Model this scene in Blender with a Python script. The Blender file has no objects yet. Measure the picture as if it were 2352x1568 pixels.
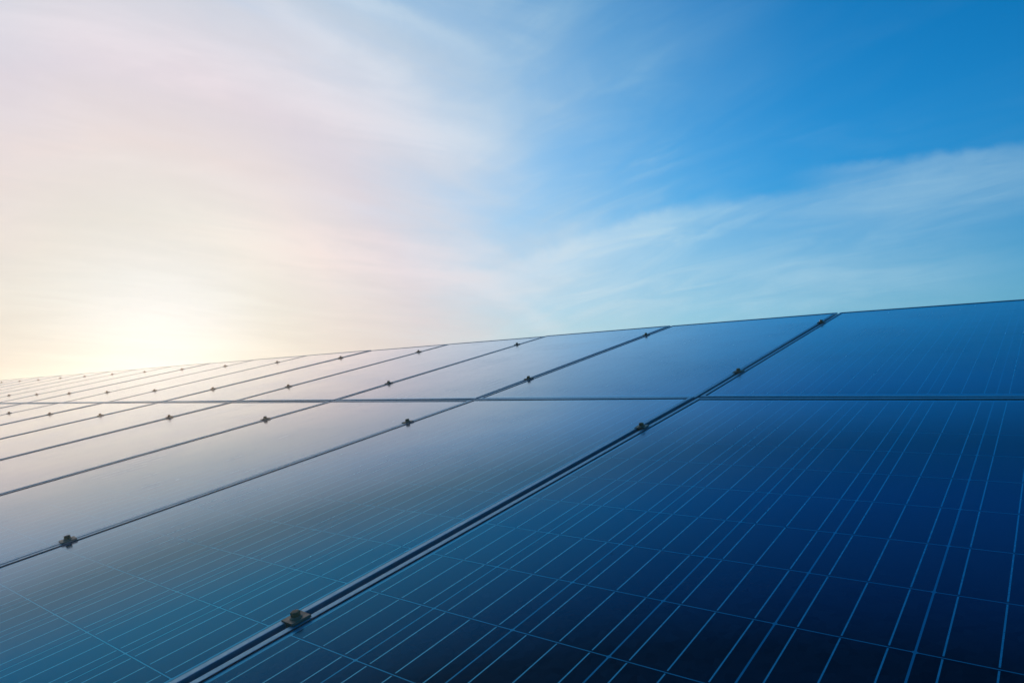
import bpy, bmesh, math, random
from mathutils import Vector, Matrix

random.seed(7)
scene = bpy.context.scene
col = scene.collection

# ------------------------------------------------------------------ camera
CAM_Z = 1.55
PITCH = 0.09433
F_PX = 1645.95 / 2475.0                       # focal length in image widths
cam_data = bpy.data.cameras.new("camera")
cam = bpy.data.objects.new("camera", cam_data)
col.objects.link(cam)
cam.location = (0.0, 0.0, CAM_Z)
cam.rotation_euler = (math.pi / 2 + PITCH, 0.0, 0.0)
cam_data.sensor_width = 36.0
cam_data.lens = 36.0 * F_PX
cam_data.clip_start = 0.02
cam_data.clip_end = 6000.0
scene.camera = cam

# ------------------------------------------------------------------ view
scene.view_settings.view_transform = 'Standard'
scene.view_settings.look = 'None'
scene.view_settings.exposure = 0.0
scene.view_settings.gamma = 1.0
scene.view_settings.use_curve_mapping = False

# ------------------------------------------------------------------ sun direction
SUN_AZ = math.radians(-27.4)                  # from +Y towards +X
SUN_EL = math.radians(5.3)
SUN = Vector((math.sin(SUN_AZ) * math.cos(SUN_EL), math.cos(SUN_AZ) * math.cos(SUN_EL), math.sin(SUN_EL)))


def photo_dir(x, y):
    """World direction of a spot of the photograph's sky (used to place the cirrus bands in the sky)."""
    k = 2352.0
    a = (x / k - 0.5) / F_PX
    b = (784.0 - y) / k / F_PX
    d = Vector((a, math.cos(PITCH) - b * math.sin(PITCH), math.sin(PITCH) + b * math.cos(PITCH)))
    return d.normalized()


# ------------------------------------------------------------------ world sky
class Nodes:
    def __init__(self, tree):
        self.t = tree

    def new(self, kind, **kw):
        n = self.t.nodes.new(kind)
        for k, v in kw.items():
            setattr(n, k, v)
        return n

    def put(self, sock, v):
        if isinstance(v, bpy.types.NodeSocket):
            self.t.links.new(v, sock)
        else:
            sock.default_value = v

    def math(self, op, a, b=None, c=None, clamp=False):
        n = self.new('ShaderNodeMath', operation=op, use_clamp=clamp)
        for i, v in enumerate((a, b, c)):
            if v is not None:
                self.put(n.inputs[i], v)
        return n.outputs[0]

    def dot(self, a, v):
        n = self.new('ShaderNodeVectorMath', operation='DOT_PRODUCT')
        self.put(n.inputs[0], a)
        self.put(n.inputs[1], tuple(v) if not isinstance(v, bpy.types.NodeSocket) else v)
        return n.outputs['Value']

    def smooth(self, x, a, b, lo=0.0, hi=1.0):
        n = self.new('ShaderNodeMapRange', interpolation_type='SMOOTHSTEP')
        self.put(n.inputs['Value'], x)
        for k, v in (('From Min', a), ('From Max', b), ('To Min', lo), ('To Max', hi)):
            n.inputs[k].default_value = v
        return n.outputs['Result']

    def ramp(self, x, stops, interp='LINEAR'):
        n = self.new('ShaderNodeValToRGB')
        n.color_ramp.interpolation = interp
        e = n.color_ramp.elements
        while len(e) < len(stops):
            e.new(0.5)
        for el, (p, c) in zip(e, stops):
            el.position = p
            el.color = (*c, 1.0) if len(c) == 3 else c
        self.put(n.inputs[0], x)
        return n.outputs['Color']

    def noise(self, vec, scale, detail=4.0, rough=0.55, dist=0.0):
        n = self.new('ShaderNodeTexNoise')
        self.put(n.inputs['Vector'], vec)
        n.inputs['Scale'].default_value = scale
        n.inputs['Detail'].default_value = detail
        n.inputs['Roughness'].default_value = rough
        n.inputs['Distortion'].default_value = dist
        return n.outputs['Fac']

    def mix(self, f, a, b, blend='MIX', clamp=False):
        n = self.new('ShaderNodeMix', data_type='RGBA', blend_type=blend, clamp_result=clamp)
        self.put(n.inputs[0], f)
        self.put(n.inputs[6], a)
        self.put(n.inputs[7], b)
        return n.outputs[2]


world = bpy.data.worlds.new("World")
scene.world = world
world.use_nodes = True
wt = world.node_tree
wt.nodes.clear()
W = Nodes(wt)
out = W.new('ShaderNodeOutputWorld')
bg = W.new('ShaderNodeBackground')
bg.inputs['Strength'].default_value = 0.1
wt.links.new(bg.outputs[0], out.inputs['Surface'])
direction = W.new('ShaderNodeTexCoord').outputs['Generated']

sky = W.new('ShaderNodeTexSky', sky_type='NISHITA')
sky.sun_disc = False
sky.sun_elevation = SUN_EL
sky.sun_rotation = SUN_AZ
sky.air_density, sky.dust_density, sky.ozone_density = 1.0, 1.0, 6.0
clear = W.mix(1.0, sky.outputs[0], (0.01, 3.45, 3.15, 1.0), 'MULTIPLY')
CLEAR_RAW = clear
sep = W.new('ShaderNodeSeparateXYZ')
W.put(sep.inputs[0], direction)
elev = W.math('ARCSINE', sep.outputs['Z'])
elev_up = W.math('MAXIMUM', elev, 0.0)
gamma = W.math('ARCCOSINE', W.math('MINIMUM', W.dot(direction, SUN), 0.99999))

dim = W.new('ShaderNodeVectorMath', operation='SCALE')
W.put(dim.inputs[0], CLEAR_RAW)
W.put(dim.inputs['Scale'], W.smooth(elev_up, math.radians(2), math.radians(22), 0.78, 1.0))
clear = dim.outputs[0]

# cirrus plane coordinates
zz = W.math('ADD', elev_up, 0.16)
cvec = W.new('ShaderNodeCombineXYZ')
W.put(cvec.inputs[0], W.math('DIVIDE', sep.outputs['X'], zz))
W.put(cvec.inputs[1], W.math('DIVIDE', sep.outputs['Y'], zz))


def fibres(azimuth, scale, seed):
    m = W.new('ShaderNodeMapping', vector_type='TEXTURE')
    m.inputs['Location'].default_value = (seed, seed * 0.7, 0)
    m.inputs['Rotation'].default_value = (0, 0, math.radians(90 - azimuth))
    m.inputs['Scale'].default_value = (1.9, 0.72, 1.0)
    W.put(m.inputs['Vector'], cvec.outputs[0])
    return W.noise(m.outputs[0], scale, 8.0, 0.62, 1.1)


turn = W.smooth(W.math('ARCTAN2', sep.outputs['X'], sep.outputs['Y']), math.radians(-14), math.radians(12))
fa, fb = fibres(50, 1.5, 0.3), fibres(-30, 1.5, 2.1)
fibre = W.math('ADD', W.math('MULTIPLY', fa, W.math('SUBTRACT', 1.0, turn)), W.math('MULTIPLY', fb, turn))
fa2, fb2 = fibres(62, 3.0, 5.3), fibres(-40, 3.0, 7.7)
thread = W.math('ADD', W.math('MULTIPLY', fa2, W.math('SUBTRACT', 1.0, turn)), W.math('MULTIPLY', fb2, turn))
soft = W.noise(direction, 2.6, 4.0, 0.5, 0.4)
fine = W.noise(direction, 9.0, 6.0, 0.6, 0.8)
finer = W.noise(direction, 26.0, 5.0, 0.6, 1.0)
broad = W.noise(cvec.outputs[0], 0.55, 4.0, 0.5, 0.3)

# thin veil that thickens towards the sun
gw = W.math('ADD', gamma, W.math('MULTIPLY', W.math('SUBTRACT', fibre, 0.5), 0.22))
gw = W.math('ADD', gw, W.math('MULTIPLY', W.math('SUBTRACT', soft, 0.5), 0.16))
gw = W.math('ADD', gw, W.math('MULTIPLY', W.math('SUBTRACT', thread, 0.5), -0.05))
gw = W.math('SUBTRACT', gw, W.smooth(elev_up, math.radians(14), math.radians(30), -0.03, 0.047))
veil = W.ramp(W.math('DIVIDE', gw, math.radians(90)), [
    (0.0, (1.0,) * 3), (20 / 90, (0.96,) * 3), (26.5 / 90, (0.76,) * 3), (33 / 90, (0.44,) * 3),
    (41 / 90, (0.18,) * 3), (50 / 90, (0.02,) * 3), (58 / 90, (0.0,) * 3)], 'B_SPLINE')
low = W.math('MULTIPLY', W.math('EXPONENT', W.math('DIVIDE', elev_up, -math.radians(6.0))), 1.12)
low = W.math('MULTIPLY', low, W.smooth(gamma, math.radians(35), math.radians(75), 1.25, 0.85))
low = W.math('MINIMUM', low, 0.97)
glow = W.math('ADD', W.math('MULTIPLY', W.smooth(fibre, 0.35, 0.75), 0.35), W.math('MULTIPLY', W.smooth(thread, 0.35, 0.75), 0.25))
transm = W.math('MULTIPLY', W.math('SUBTRACT', 1.0, veil), W.math('SUBTRACT', 1.0, low))


def streak(pts, width, strength, length, skew=0.0, wob=0.06):
    """One cirrus band lying along a great circle of the sky, torn by noise."""
    global transm, glow
    a, b = photo_dir(*pts[0]), photo_dir(*pts[1])
    n = a.cross(b).normalized()
    if n.z < 0:
        n = -n
    c = (a + b).normalized()
    d = W.math('ADD', W.dot(direction, n), W.math('MULTIPLY', W.math('SUBTRACT', soft, 0.5), wob))
    d = W.math('ADD', d, W.math('MULTIPLY', W.math('SUBTRACT', fine, 0.5), 0.012 + wob * 0.5))
    d = W.math('ADD', d, W.math('MULTIPLY', W.math('SUBTRACT', finer, 0.5), 0.014))
    wu, wd = math.radians(width * (1 - skew)), math.radians(width * (1 + skew))
    up = W.smooth(d, 0.0, wu, 1.0, 0.0)
    dn = W.smooth(d, -wd, 0.0, 0.0, 1.0)
    band = W.math('MULTIPLY', up, dn)
    along = W.math('ARCCOSINE', W.math('MINIMUM', W.dot(direction, c), 0.99999))
    fade = W.smooth(along, math.radians(length * 0.35), math.radians(length), 1.0, 0.0)
    tex = W.math('ADD', W.smooth(fibre, 0.3, 0.7, 0.5, 0.85), W.smooth(thread, 0.35, 0.7, 0.0, 0.35))
    s = W.math('MULTIPLY', W.math('MULTIPLY', band, fade), W.math('MULTIPLY', tex, strength))
    transm = W.math('MULTIPLY', transm, W.math('SUBTRACT', 1.0, s, clamp=True))
    glow = W.math('ADD', glow, s)


streak([(60, 40), (1000, 330)], 5.0, 0.62, 26, -0.35, 0.05)
streak([(600, 190), (1150, 350)], 2.2, 0.40, 13, 0.1, 0.03)
streak([(480, 545), (1180, 652)], 1.9, 0.62, 17, 0.35, 0.02)
streak([(350, 490), (1150, 585)], 1.7, 0.42, 17, 0.2, 0.03)
streak([(-50, 530), (600, 610)], 2.2, 0.38, 16, 0.3, 0.03)
streak([(1150, 628), (1540, 492)], 2.6, 0.42, 14, 0.62, 0.02)
streak([(1430, 520), (2352, 385)], 3.4, 0.34, 24, 0.62, 0.035)
streak([(1880, 400), (2420, 338)], 1.5, 0.30, 10, 0.5, 0.02)
streak([(2000, 470), (2420, 410)], 2.2, 0.22, 12, 0.3, 0.04)
streak([(1090, 640), (1260, 750)], 1.3, 0.34, 8, 0.1, 0.02)
streak([(1250, 660), (2100, 600)], 4.8, 0.42, 26, 0.1, 0.06)
streak([(640, 0), (900, 170)], 1.8, 0.40, 9, 0.0, 0.07)
streak([(780, -40), (1120, 130)], 1.4, 0.34, 9, 0.2, 0.07)
wisps = W.math('MULTIPLY', W.smooth(thread, 0.42, 0.78), W.smooth(broad, 0.36, 0.60))
wisps = W.math('MULTIPLY', wisps, W.smooth(gamma, math.radians(34), math.radians(50), 1.0, 0.12))
transm = W.math('MULTIPLY', transm, W.math('SUBTRACT', 1.0, W.math('MULTIPLY', wisps, 0.36)))
alpha = W.math('SUBTRACT', 1.0, transm, clamp=True)

# colour of the lit veil: white at the sun, cream and pink round it, grey-blue further off
gc = W.math('ADD', gamma, W.math('MULTIPLY', W.math('SUBTRACT', soft, 0.5), 0.10))
vcol = W.ramp(W.math('DIVIDE', gc, math.radians(180)), [
    (0.0, (0.80, 0.80, 0.80)), (5 / 180, (0.82, 0.80, 0.77)), (9 / 180, (0.85, 0.785, 0.725)),
    (14 / 180, (0.885, 0.755, 0.725)), (19 / 180, (0.80, 0.71, 0.75)), (25 / 180, (0.72, 0.725, 0.785)),
    (32 / 180, (0.60, 0.72, 0.80)), (42 / 180, (0.46, 0.69, 0.78)), (68 / 180, (0.39, 0.61, 0.72)),
    (0.5, (0.34, 0.46, 0.56)), (130 / 180, (0.27, 0.30, 0.36)), (1.0, (0.24, 0.25, 0.30))], 'LINEAR')
warm = W.math('MULTIPLY', W.math('EXPONENT', W.math('DIVIDE', elev_up, -math.radians(6.5))),
              W.smooth(gamma, math.radians(6), math.radians(48), 1.0, 0.0))
vcol = W.mix(W.math('MULTIPLY', warm, 0.8), vcol, (0.70, 0.62, 0.49, 1.0))
pale = W.math('MULTIPLY', W.math('EXPONENT', W.math('DIVIDE', elev_up, -math.radians(9.0))),
              W.smooth(gamma, math.radians(38), math.radians(72), 1.0, 0.0))
vcol = W.mix(W.math('MULTIPLY', pale, W.smooth(gamma, math.radians(24), math.radians(38), 0.0, 1.0)), vcol, (0.80, 0.79, 0.76, 1.0))
core = W.math('EXPONENT', W.math('MULTIPLY', W.math('POWER', W.math('DIVIDE', gamma, math.radians(5.2)), 2.0), -1.0))
vcol = W.mix(W.math('MULTIPLY', core, W.smooth(elev_up, math.radians(1.5), math.radians(8.5), 0.35, 1.0)), vcol, (0.80, 0.80, 0.80, 1.0))
tone = W.math('ADD', 0.93, W.math('MULTIPLY', glow, 0.13))
tone = W.math('MINIMUM', tone, 1.04)
tn = W.new('ShaderNodeVectorMath', operation='SCALE')
W.put(tn.inputs[0], vcol)
W.put(tn.inputs['Scale'], W.math('MULTIPLY', tone, 10.0))
final = W.mix(alpha, clear, tn.outputs[0])
wt.links.new(final, bg.inputs['Color'])

# ------------------------------------------------------------------ sun
sun_data = bpy.data.lights.new("sun", 'SUN')
sun_data.energy = 2.2
sun_data.angle = math.radians(0.6)
sun_data.color = (1.0, 0.80, 0.58)
sun_obj = bpy.data.objects.new("sun", sun_data)
col.objects.link(sun_obj)
sun_obj.rotation_euler = (-SUN).to_track_quat('-Z', 'Y').to_euler()
sun_obj.location = (-20, 40, 12)

# ------------------------------------------------------------------ array frame
YAW, TILT, UP_TILT = -0.68868, 0.238519, 0.01587
H = 0.49418                                     # camera height above the lower row's plane
U0, V0 = -1.00254, 2.15976                      # first seam and middle gap, seen from the camera
PITCH_U = 1.03285
GAP_U, GAP_V = 0.0150, 0.018
LIP_L, LIP_S = 0.0128, 0.015                    # lip of the long and of the short frame rails
CELL_U, CELL_V = 0.16181, 0.158                 # pitch of the cells
PW = PITCH_U - GAP_U
MARGIN_V = 0.041
PL = 12 * CELL_V - 0.0025 + 2 * MARGIN_V
E1 = Vector((math.cos(YAW), math.sin(YAW), 0))
NH = Vector((-math.sin(YAW), math.cos(YAW), 0))
E2 = NH * math.cos(TILT) + Vector((0, 0, math.sin(TILT)))
EN = E1.cross(E2)
ORIGIN = Vector((0, 0, CAM_Z)) - EN * H         # u = v = 0 on the lower plane


def plane_matrix(u, v, upper=False, w=0.0):
    """Frame on the array: x along the row, y up the slope, z off the glass."""
    if not upper:
        p = ORIGIN + E1 * u + E2 * v + EN * w
        m = Matrix((E1, E2, EN)).transposed().to_4x4()
    else:
        t = TILT + UP_TILT
        e2 = NH * math.cos(t) + Vector((0, 0, math.sin(t)))
        en = E1.cross(e2)
        p = ORIGIN + E1 * u + E2 * V0 + e2 * (v - V0) + en * w
        m = Matrix((E1, e2, en)).transposed().to_4x4()
    m.translation = p
    return m


# ------------------------------------------------------------------ materials
def material(name):
    m = bpy.data.materials.new(name)
    m.use_nodes = True
    m.node_tree.nodes.clear()
    return m, Nodes(m.node_tree)


def laminate(name, build_base, rough=0.16, under=(0.0, 0.0, 0.0)):
    """Something bonded under the module's textured anti-reflective glass: a matt base plus the glass's
    angle-dependent, bluish reflection."""
    m, N = material(name)
    o = N.new('ShaderNodeOutputMaterial')
    tc = N.new('ShaderNodeTexCoord')
    geo = N.new('ShaderNodeNewGeometry')
    grain = N.noise(geo.outputs['Position'], 900.0, 2.0, 0.6)
    wave = N.noise(geo.outputs['Position'], 7.0, 3.0, 0.5)
    bump = N.new('ShaderNodeBump')
    bump.inputs['Strength'].default_value = 0.035
    bump.inputs['Distance'].default_value = 0.0006
    N.put(bump.inputs['Height'], grain)
    bump2 = N.new('ShaderNodeBump')
    bump2.inputs['Strength'].default_value = 0.03
    bump2.inputs['Distance'].default_value = 0.004
    N.put(bump2.inputs['Height'], wave)
    N.put(bump2.inputs['Normal'], bump.outputs[0])
    lw = N.new('ShaderNodeLayerWeight')
    lw.inputs['Blend'].default_value = 0.5
    N.put(lw.inputs['Normal'], bump2.outputs[0])
    refl = N.ramp(lw.outputs['Facing'], [
        (0.0, (0.004, 0.010, 0.015)), (0.49, (0.008, 0.016, 0.022)), (0.545, (0.011, 0.053, 0.10)), (0.658, (0.022, 0.145, 0.25)),
        (0.724, (0.10, 0.19, 0.25)), (0.78, (0.27, 0.38, 0.485)), (0.826, (0.46, 0.52, 0.57)),
        (0.861, (0.68, 0.68, 0.70)), (0.92, (0.95, 0.93, 0.91)), (1.0, (1.0, 1.0, 1.0))])
    vs = N.new('ShaderNodeTexVoronoi')
    N.put(vs.inputs['Vector'], geo.outputs['Position'])
    vs.inputs['Scale'].default_value = 5.0
    speck = N.math('MULTIPLY', N.math('LESS_THAN', vs.outputs['Distance'], 0.011),
                   N.math('GREATER_THAN', N.dot(vs.outputs['Color'], (1.0, 0.0, 0.0)), 0.55))
    clean = N.math('SUBTRACT', 1.0, N.math('MULTIPLY', speck, 0.85))
    rs = N.new('ShaderNodeVectorMath', operation='SCALE')
    N.put(rs.inputs[0], refl)
    N.put(rs.inputs['Scale'], clean)
    refl = rs.outputs[0]
    if sum(under) > 0:                              # bright metal under the glass adds its own reflection
        gap = N.mix(1.0, (1.0, 1.0, 1.0, 1.0), refl, 'SUBTRACT', True)
        refl = N.mix(1.0, refl, N.mix(1.0, gap, (*under, 1.0), 'MULTIPLY'), 'ADD')
    base = build_base(N, tc)
    keep = N.mix(1.0, (1.0, 1.0, 1.0, 1.0), refl, 'SUBTRACT', True)
    basec = N.mix(1.0, base, keep, 'MULTIPLY')
    dif = N.new('ShaderNodeBsdfDiffuse')
    N.put(dif.inputs['Color'], basec)
    gl = N.new('ShaderNodeBsdfGlossy')
    N.put(gl.inputs['Color'], refl)
    dust = N.noise(geo.outputs['Position'], 3.1, 5.0, 0.6)
    N.put(gl.inputs['Roughness'], N.smooth(dust, 0.3, 0.75, rough * 0.8, rough * 1.4))
    N.put(gl.inputs['Normal'], bump2.outputs[0])
    add = N.new('ShaderNodeAddShader')
    N.t.links.new(dif.outputs[0], add.inputs[0])
    N.t.links.new(gl.outputs[0], add.inputs[1])
    N.t.links.new(add.outputs[0], o.inputs['Surface'])
    return m


def silicon_base(N, tc):
    info = N.new('ShaderNodeObjectInfo')
    geo = N.new('ShaderNodeNewGeometry')
    vor = N.new('ShaderNodeTexVoronoi')
    N.put(vor.inputs['Vector'], geo.outputs['Position'])
    vor.inputs['Scale'].default_value = 70.0
    crystal = N.math('MULTIPLY', N.dot(vor.outputs['Color'], (0.4, 0.3, 0.3)), 0.7)
    tone = N.math('ADD', N.math('ADD', crystal, N.math('MULTIPLY', info.outputs['Random'], 0.45)), 0.05)
    return N.ramp(tone, [(0.0, (0.0050, 0.0105, 0.016)), (1.0, (0.0125, 0.026, 0.041))])


def sheet_base(N, tc):
    geo = N.new('ShaderNodeNewGeometry')
    n = N.noise(geo.outputs['Position'], 14.0, 4.0, 0.6)
    return N.ramp(n, [(0.3, (0.014, 0.13, 0.20)), (0.7, (0.020, 0.17, 0.26))])


def ribbon_base(N, tc):
    geo = N.new('ShaderNodeNewGeometry')
    n = N.noise(geo.outputs['Position'], 60.0, 3.0, 0.6)
    return N.ramp(n, [(0.3, (0.02, 0.11, 0.15)), (0.72, (0.05, 0.20, 0.26))])


M_CELL = laminate("glass_faced_silicon", silicon_base)
M_SHEET = laminate("glass_faced_backsheet", sheet_base, 0.2, (0.02, 0.11, 0.14))
M_RIBBON = laminate("glass_faced_ribbon", ribbon_base, 0.22, (0.07, 0.25, 0.30))


def metal(name, c0, c1, rough, metallic=1.0, scale=25.0):
    m, N = material(name)
    o = N.new('ShaderNodeOutputMaterial')
    p = N.new('ShaderNodeBsdfPrincipled')
    geo = N.new('ShaderNodeNewGeometry')
    n = N.noise(geo.outputs['Position'], scale, 5.0, 0.6)
    N.put(p.inputs['Base Color'], N.ramp(n, [(0.3, c0), (0.7, c1)]))
    n2 = N.noise(geo.outputs['Position'], scale * 6, 4.0, 0.6)
    N.put(p.inputs['Roughness'], N.smooth(n2, 0.3, 0.7, rough * 0.8, rough * 1.2))
    p.inputs['Metallic'].default_value = metallic
    b = N.new('ShaderNodeBump')
    b.inputs['Strength'].default_value = 0.08
    b.inputs['Distance'].default_value = 0.0005
    N.put(b.inputs['Height'], n2)
    N.put(p.inputs['Normal'], b.outputs[0])
    N.t.links.new(p.outputs[0], o.inputs['Surface'])
    return m


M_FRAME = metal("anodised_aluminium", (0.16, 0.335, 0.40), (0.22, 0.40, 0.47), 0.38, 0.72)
M_CLAMP = metal("glare_browned_clamp_steel", (0.17, 0.125, 0.085), (0.29, 0.20, 0.125), 0.50, 0.6)  # brown base paints in the warm glare of the low sun
M_BOLT = metal("glare_browned_bolt_steel", (0.16, 0.08, 0.036), (0.34, 0.165, 0.065), 0.55, 0.35, 90.0)  # orange-brown of the sun's flare put into the bolt colour
M_SEAL = metal("glare_browned_sealant", (0.045, 0.028, 0.016), (0.075, 0.048, 0.028), 0.7, 0.0)
M_STEEL = metal("galvanised_steel", (0.34, 0.35, 0.36), (0.46, 0.47, 0.48), 0.45)


def ground_material():
    m, N = material("dry_grass_ground")
    o = N.new('ShaderNodeOutputMaterial')
    p = N.new('ShaderNodeBsdfPrincipled')
    geo = N.new('ShaderNodeNewGeometry')
    n = N.noise(geo.outputs['Position'], 0.35, 8.0, 0.65)
    f = N.noise(geo.outputs['Position'], 22.0, 6.0, 0.7)
    a = N.ramp(n, [(0.35, (0.05, 0.065, 0.022)), (0.6, (0.11, 0.10, 0.05)), (0.75, (0.16, 0.13, 0.085))])
    N.put(p.inputs['Base Color'], N.mix(0.6, a, N.ramp(f, [(0.3, (0.35, 0.35, 0.35)), (0.7, (1.0, 1.0, 1.0))]), 'MULTIPLY'))
    p.inputs['Roughness'].default_value = 0.95
    b = N.new('ShaderNodeBump')
    b.inputs['Strength'].default_value = 0.7
    b.inputs['Distance'].default_value = 0.05
    N.put(b.inputs['Height'], f)
    N.put(p.inputs['Normal'], b.outputs[0])
    N.t.links.new(p.outputs[0], o.inputs['Surface'])
    return m


# ------------------------------------------------------------------ mesh helpers
def mesh_of(name, bm, mat, smooth=False):
    me = bpy.data.meshes.new(name)
    bm.normal_update()
    bm.to_mesh(me)
    bm.free()
    me.materials.append(mat)
    if smooth:
        for p in me.polygons:
            p.use_smooth = True
    return me


def box(bm, x0, x1, y0, y1, z0, z1):
    vs = [bm.verts.new(p) for p in ((x0, y0, z0), (x1, y0, z0), (x1, y1, z0), (x0, y1, z0),
                                    (x0, y0, z1), (x1, y0, z1), (x1, y1, z1), (x0, y1, z1))]
    for f in ((0, 3, 2, 1), (4, 5, 6, 7), (0, 1, 5, 4), (1, 2, 6, 5), (2, 3, 7, 6), (3, 0, 4, 7)):
        bm.faces.new([vs[i] for i in f])


def link(name, data, parent=None, matrix=None):
    o = bpy.data.objects.new(name, data)
    col.objects.link(o)
    if parent is not None:
        o.parent = parent
    if matrix is not None:
        if parent is None:
            o.matrix_world = matrix
        else:
            o.matrix_local = matrix
    return o


def tag(o, label=None, category=None, group=None, kind=None):
    for k, v in (('label', label), ('category', category), ('group', group), ('kind', kind)):
        if v:
            o[k] = v


ORD = ("first second third fourth fifth sixth seventh eighth ninth tenth eleventh twelfth thirteenth fourteenth "
       "fifteenth sixteenth seventeenth eighteenth nineteenth twentieth").split()

# ------------------------------------------------------------------ ground
bm = bmesh.new()
S, n = 3000.0, 24
for i in range(n + 1):
    for j in range(n + 1):
        bm.verts.new((-S + 2 * S * i / n, -S + 2 * S * j / n, 0.0))
bm.verts.ensure_lookup_table()
for i in range(n):
    for j in range(n):
        a = i * (n + 1) + j
        bm.faces.new([bm.verts[a], bm.verts[a + n + 1], bm.verts[a + n + 2], bm.verts[a + 1]])
ground = link("ground", mesh_of("ground", bm, ground_material()))
tag(ground, "dry grassy ground under the solar array", "ground", kind='structure')

# ------------------------------------------------------------------ solar panel meshes (local: x along row, y up slope)
DEPTH = 0.040


def rail_mesh(name, length, lip, other):
    """One mitred frame rail along +y, its outer face at x = 0, its lip reaching x = lip."""
    prof = [(0, -DEPTH), (0, -0.0007), (0.0007, 0.0), (lip - 0.0006, 0.0), (lip, -0.0006), (lip, -DEPTH)]
    bm = bmesh.new()
    r = other / lip
    a = [bm.verts.new((x, x * r, z)) for x, z in prof]
    b = [bm.verts.new((x, length - x * r, z)) for x, z in prof]
    k = len(prof)
    for i in range(k):
        j = (i + 1) % k
        bm.faces.new((a[i], b[i], b[j], a[j]))
    bm.faces.new(a)
    bm.faces.new(list(reversed(b)))
    bmesh.ops.recalc_face_normals(bm, faces=bm.faces)
    return mesh_of(name, bm, M_FRAME)


ME_LONG = rail_mesh("long_frame_rail", PL, LIP_L, LIP_S)
ME_SHORT = rail_mesh("short_frame_rail", PW, LIP_S, LIP_L)

GLASS_Z = -0.0022
bm = bmesh.new()
box(bm, LIP_L - 0.001, PW - LIP_L + 0.001, LIP_S - 0.001, PL - LIP_S + 0.001, -0.0075, GLASS_Z - 0.00012)
ME_SHEET = mesh_of("backsheet", bm, M_SHEET)

# sealant bead added to darken the lip's inner face, browned for sun glare
SEAL = 0.0016
bm = bmesh.new()
x0, x1, y0, y1 = LIP_L, PW - LIP_L, LIP_S, PL - LIP_S
for a0, a1, b0, b1 in ((x0, x0 + SEAL, y0, y1), (x1 - SEAL, x1, y0, y1),
                       (x0 + SEAL, x1 - SEAL, y0, y0 + SEAL), (x0 + SEAL, x1 - SEAL, y1 - SEAL, y1)):
    box(bm, a0, a1, b0, b1, GLASS_Z - 0.0002, -0.0004)
ME_SEAL = mesh_of("edge_seal", bm, M_SEAL)

CW, CL = CELL_U - 0.0027, CELL_V - 0.0018
MARGIN_U = (PW - 6 * CELL_U) / 2 + 0.0015


def add_cell(bm, x0, y0):
    c = 0.0022                                     # nipped corners of the cell
    pts = [(c, 0), (CW - c, 0), (CW, c), (CW, CL - c), (CW - c, CL), (c, CL), (0, CL - c), (0, c)]
    top = [bm.verts.new((x0 + x, y0 + y, GLASS_Z - 0.00006)) for x, y in pts]
    bot = [bm.verts.new((x0 + x, y0 + y, GLASS_Z - 0.0003)) for x, y in pts]
    bm.faces.new(top)
    for i in range(8):
        j = (i + 1) % 8
        bm.faces.new((top[i], bot[i], bot[j], top[j]))


def add_busbar(bm, x, y0):
    w = 0.0021
    e = 0.0030
    box(bm, x - w / 2, x + w / 2, y0 + e, y0 + CL - e * 0.6, GLASS_Z - 0.0003, GLASS_Z)


BUS = [CW * (k + 0.5) / 3 for k in range(3)]
bm = bmesh.new()
add_cell(bm, 0, 0)
ME_CELL = mesh_of("solar_cell", bm, M_CELL)
bm = bmesh.new()
add_busbar(bm, 0, 0)
ME_BUS = mesh_of("busbar", bm, M_RIBBON)


def cell_at(i, j):
    return MARGIN_U + i * CELL_U, MARGIN_V + j * CELL_V


bm = bmesh.new()
bm2 = bmesh.new()
for i in range(6):
    for j in range(12):
        x, y = cell_at(i, j)
        add_cell(bm, x, y)
        for b in BUS:
            add_busbar(bm2, x + b, y)
ME_CELLS = mesh_of("solar_cells", bm, M_CELL)
ME_BUSES = mesh_of("busbars", bm2, M_RIBBON)


def build_panel(level):
    """level 2: every cell and busbar on its own; 1: every cell on its own; 0: cells joined."""
    root = link("solar_panel", None)
    root.empty_display_size = 0.1
    link("frame_rail", ME_LONG, root)
    link("frame_rail", ME_LONG, root, Matrix.Translation((PW, PL, 0)) @ Matrix.Rotation(math.pi, 4, 'Z'))
    q = Matrix.Rotation(math.pi / 2, 4, 'Z')
    link("frame_rail", ME_SHORT, root, Matrix.Translation((PW, 0, 0)) @ q)
    link("frame_rail", ME_SHORT, root, Matrix.Translation((0, PL, 0)) @ q.inverted())
    link("backsheet", ME_SHEET, root)
    link("edge_seal", ME_SEAL, root)
    if level == 0:
        tag(link("solar_cells", ME_CELLS, root), kind='stuff')
    else:
        for i in range(6):
            for j in range(12):
                x, y = cell_at(i, j)
                c = link("solar_cell", ME_CELL, root, Matrix.Translation((x, y, 0)))
                if level == 2:
                    for b in BUS:
                        link("busbar", ME_BUS, c, Matrix.Translation((b, 0, 0)))
    if level < 2:
        tag(link("busbars", ME_BUSES, root), kind='stuff')
    return root


def copy_tree(o, parent=None):
    c = o.copy()
    col.objects.link(c)
    if parent is not None:
        c.parent = parent
        c.matrix_parent_inverse = o.matrix_parent_inverse.copy()
    for ch in o.children:
        copy_tree(ch, c)
    return c


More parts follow.
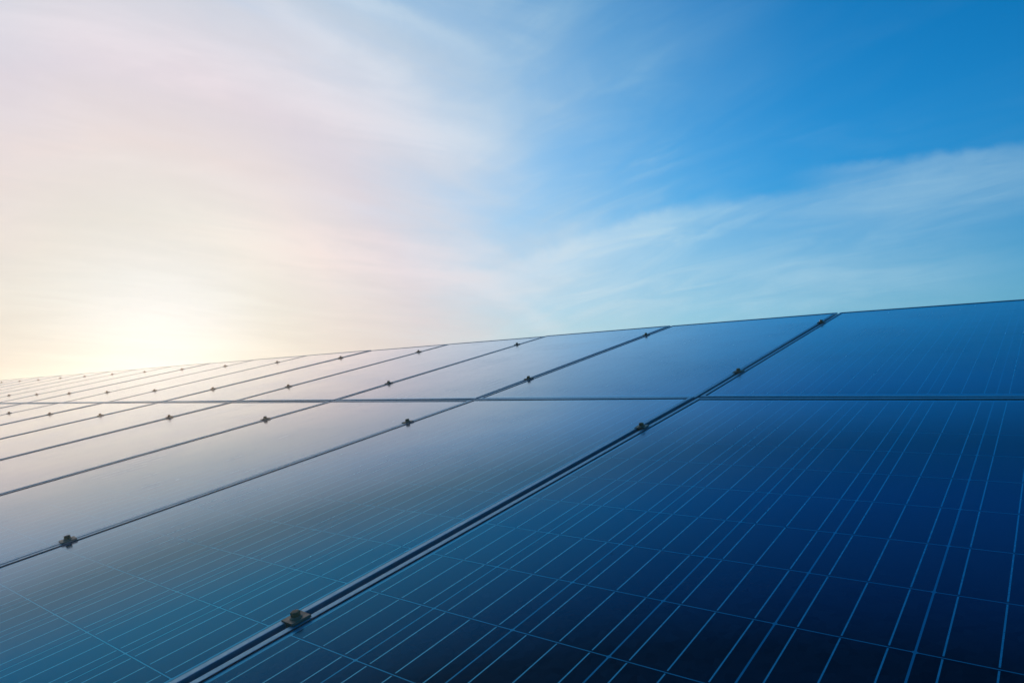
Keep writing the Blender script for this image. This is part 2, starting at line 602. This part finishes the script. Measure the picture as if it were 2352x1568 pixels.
N_COLS = 20
protos = {}
for k in range(-1, N_COLS):
    for upper in (False, True):
        level = 2 if k in (0, 1) else (1 if k == 2 else 0)
        if level not in protos:
            protos[level] = root = build_panel(level)
        else:
            root = copy_tree(protos[level])
        u = U0 - k * PITCH_U + GAP_U / 2
        v = V0 + GAP_V / 2 if upper else V0 - GAP_V / 2 - PL
        m = plane_matrix(u, v, upper, random.uniform(-0.0006, 0.0006))
        wob = (Matrix.Rotation(math.radians(random.uniform(-0.08, 0.08)), 4, 'X') @
               Matrix.Rotation(math.radians(random.uniform(-0.10, 0.10)), 4, 'Y'))
        if k <= 0:                                 # the last columns sag a little towards the row's end
            sag = math.radians(0.60 if upper else 0.44)
            m = m @ Matrix.Translation((0, 0, k * PITCH_U * math.sin(sag))) @ Matrix.Rotation(sag, 4, 'Y')
        root.matrix_world = m @ wob
        row = "upper" if upper else "lower"
        if k == -1:
            lab = f"framed blue solar panel of the {row} row, just beyond the right edge of the photo"
        elif k <= (16 if upper else 8):
            if k == 0:
                lab = f"dark blue framed solar panel of the {row} row, rightmost in its row"
            else:
                lab = f"framed blue solar panel of the {row} row, {ORD[k]} from the right"
        else:
            lab = f"framed solar panel of the {row} row, beyond the left edge of the photo"
        tag(root, lab, "solar panel", f"{row} row of solar panels")

# ------------------------------------------------------------------ clamps
bm = bmesh.new()
pw, pl = 0.0335, 0.035
prof = [(-pw / 2, 0.0003), (pw / 2, 0.0003), (pw / 2, 0.0034), (pw / 2 - 0.0008, 0.0042), (-pw / 2 + 0.0008, 0.0042), (-pw / 2, 0.0034)]
a = [bm.verts.new((x, -pl / 2, z)) for x, z in prof]
b = [bm.verts.new((x, pl / 2, z)) for x, z in prof]
for i in range(6):
    j = (i + 1) % 6
    bm.faces.new((a[i], a[j], b[j], b[i]))
bm.faces.new(list(reversed(a)))
bm.faces.new(b)
# channel of the clamp that reaches down between the two frames
box(bm, -0.0065, 0.0065, -pl / 2 + 0.001, pl / 2 - 0.001, -0.036, 0.0004)
bmesh.ops.recalc_face_normals(bm, faces=bm.faces)
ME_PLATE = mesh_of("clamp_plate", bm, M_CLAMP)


def lathe(bm, prof, seg):
    rings = []
    for r, z in prof:
        rings.append([bm.verts.new((r * math.cos(2 * math.pi * i / seg), r * math.sin(2 * math.pi * i / seg), z)) for i in range(seg)])
    for p, q in zip(rings, rings[1:]):
        for i in range(seg):
            j = (i + 1) % seg
            bm.faces.new((p[i], p[j], q[j], q[i]))
    bm.faces.new(list(reversed(rings[0])))
    bm.faces.new(rings[-1])


bm = bmesh.new()
lathe(bm, [(0.0105, 0.0040), (0.0105, 0.0052), (0.0098, 0.0060), (0.0085, 0.0066)], 20)
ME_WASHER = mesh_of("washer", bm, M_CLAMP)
bm = bmesh.new()
lathe(bm, [(0.0078, 0.0064), (0.0080, 0.0130), (0.0074, 0.0141), (0.0058, 0.0145)], 6)
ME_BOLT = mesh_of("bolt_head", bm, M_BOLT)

clamp0 = link("panel_clamp", None)
clamp0.empty_display_size = 0.03
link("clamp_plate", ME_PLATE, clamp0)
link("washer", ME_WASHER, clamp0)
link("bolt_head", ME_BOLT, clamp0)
WHERE = [(-1.5942, False, "lowest of its four", ), (-0.4022, False, "just below the middle gap"),
         (0.4030, True, "just above the middle gap"), (1.6162, True, "nearest the top edge")]
SEEN = {0: 1, 1: 6, 2: 9, 3: 14}
first = True
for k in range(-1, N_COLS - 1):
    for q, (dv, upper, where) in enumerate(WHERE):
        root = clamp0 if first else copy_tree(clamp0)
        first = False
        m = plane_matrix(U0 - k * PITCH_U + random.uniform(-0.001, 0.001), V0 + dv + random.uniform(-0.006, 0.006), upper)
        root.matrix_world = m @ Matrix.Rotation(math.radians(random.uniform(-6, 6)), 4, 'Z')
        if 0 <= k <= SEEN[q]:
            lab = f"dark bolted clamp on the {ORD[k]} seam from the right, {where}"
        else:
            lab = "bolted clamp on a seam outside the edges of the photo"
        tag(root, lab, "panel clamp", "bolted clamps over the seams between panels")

# ------------------------------------------------------------------ substructure
U_A, U_B = U0 - (N_COLS - 1) * PITCH_U - 0.05, U0 + 2 * PITCH_U + 0.05
U_MID, U_LEN = (U_A + U_B) / 2, U_B - U_A
bm = bmesh.new()
for x0, x1, z0, z1 in ((-0.02, -0.017, -0.045, 0), (0.017, 0.02, -0.045, 0), (-0.017, 0.017, -0.045, -0.042),
                       (-0.017, -0.007, -0.003, 0), (0.007, 0.017, -0.003, 0)):
    box(bm, -U_LEN / 2, U_LEN / 2, x0, x1, z0, z1)
ME_RAIL = mesh_of("mounting_rail", bm, M_STEEL)
RAIL_NAMES = ["lowest rail under the lower row", "upper rail under the lower row", "lower rail under the upper row",
              "highest rail under the upper row"]
for (dv, upper, _), nm in zip(WHERE, RAIL_NAMES):
    o = link("mounting_rail", ME_RAIL, None, plane_matrix(U_MID, V0 + dv, upper, -DEPTH - 0.0015))
    tag(o, f"long galvanised steel {nm} of panels", "mounting rail", "rails that carry the panels")

for s in range(8):
    u = U0 + 1.6 * PITCH_U - s * 2.95 * PITCH_U
    root = link("support_frame", None)
    foot = plane_matrix(u, V0, False).translation
    root.location = (foot.x, foot.y, 0.0)
    inv = Matrix.Translation((-foot.x, -foot.y, 0.0))
    for nm, y0, y1, upper in (("rafter", -1.9, 0.02, False), ("rafter", 0.02, 1.9, True)):
        bm = bmesh.new()
        box(bm, -0.03, 0.03, y0, y1, -0.10, 0.0)
        link(nm, mesh_of(nm, bm, M_STEEL), root, inv @ plane_matrix(u, V0, upper, -DEPTH - 0.047))
    for dv, upper in ((-1.1, False), (1.1, True)):
        p = plane_matrix(u, V0 + dv, upper, -DEPTH - 0.12).translation
        bm = bmesh.new()
        box(bm, -0.045, 0.045, -0.045, 0.045, -0.4, p.z)
        mm = Matrix.Rotation(YAW, 4, 'Z')
        mm.translation = Vector((p.x - foot.x, p.y - foot.y, 0))
        link("post", mesh_of("post", bm, M_STEEL), root, mm)
    tag(root, "galvanised steel support frame of posts and rafters under the panels", "support frame", "support frames under the array")

# ------------------------------------------------------------------ thin haze added to imitate the sun's lens flare
bm = bmesh.new()
box(bm, -S - 5, S + 5, -S - 5, S + 5, -1.0, 2.3)
hm, HN = material("flare_haze")
ho = HN.new('ShaderNodeOutputMaterial')
hv = HN.new('ShaderNodeVolumePrincipled')
hv.inputs['Color'].default_value = (0.97, 0.93, 0.88, 1.0)
hv.inputs['Density'].default_value = 0.0048
hv.inputs['Anisotropy'].default_value = 0.82
hm.node_tree.links.new(hv.outputs[0], ho.inputs['Volume'])
haze = link("haze", mesh_of("haze", bm, hm))
tag(haze, "thin haze added to give warm sun flare over the solar array", "haze", kind='stuff')
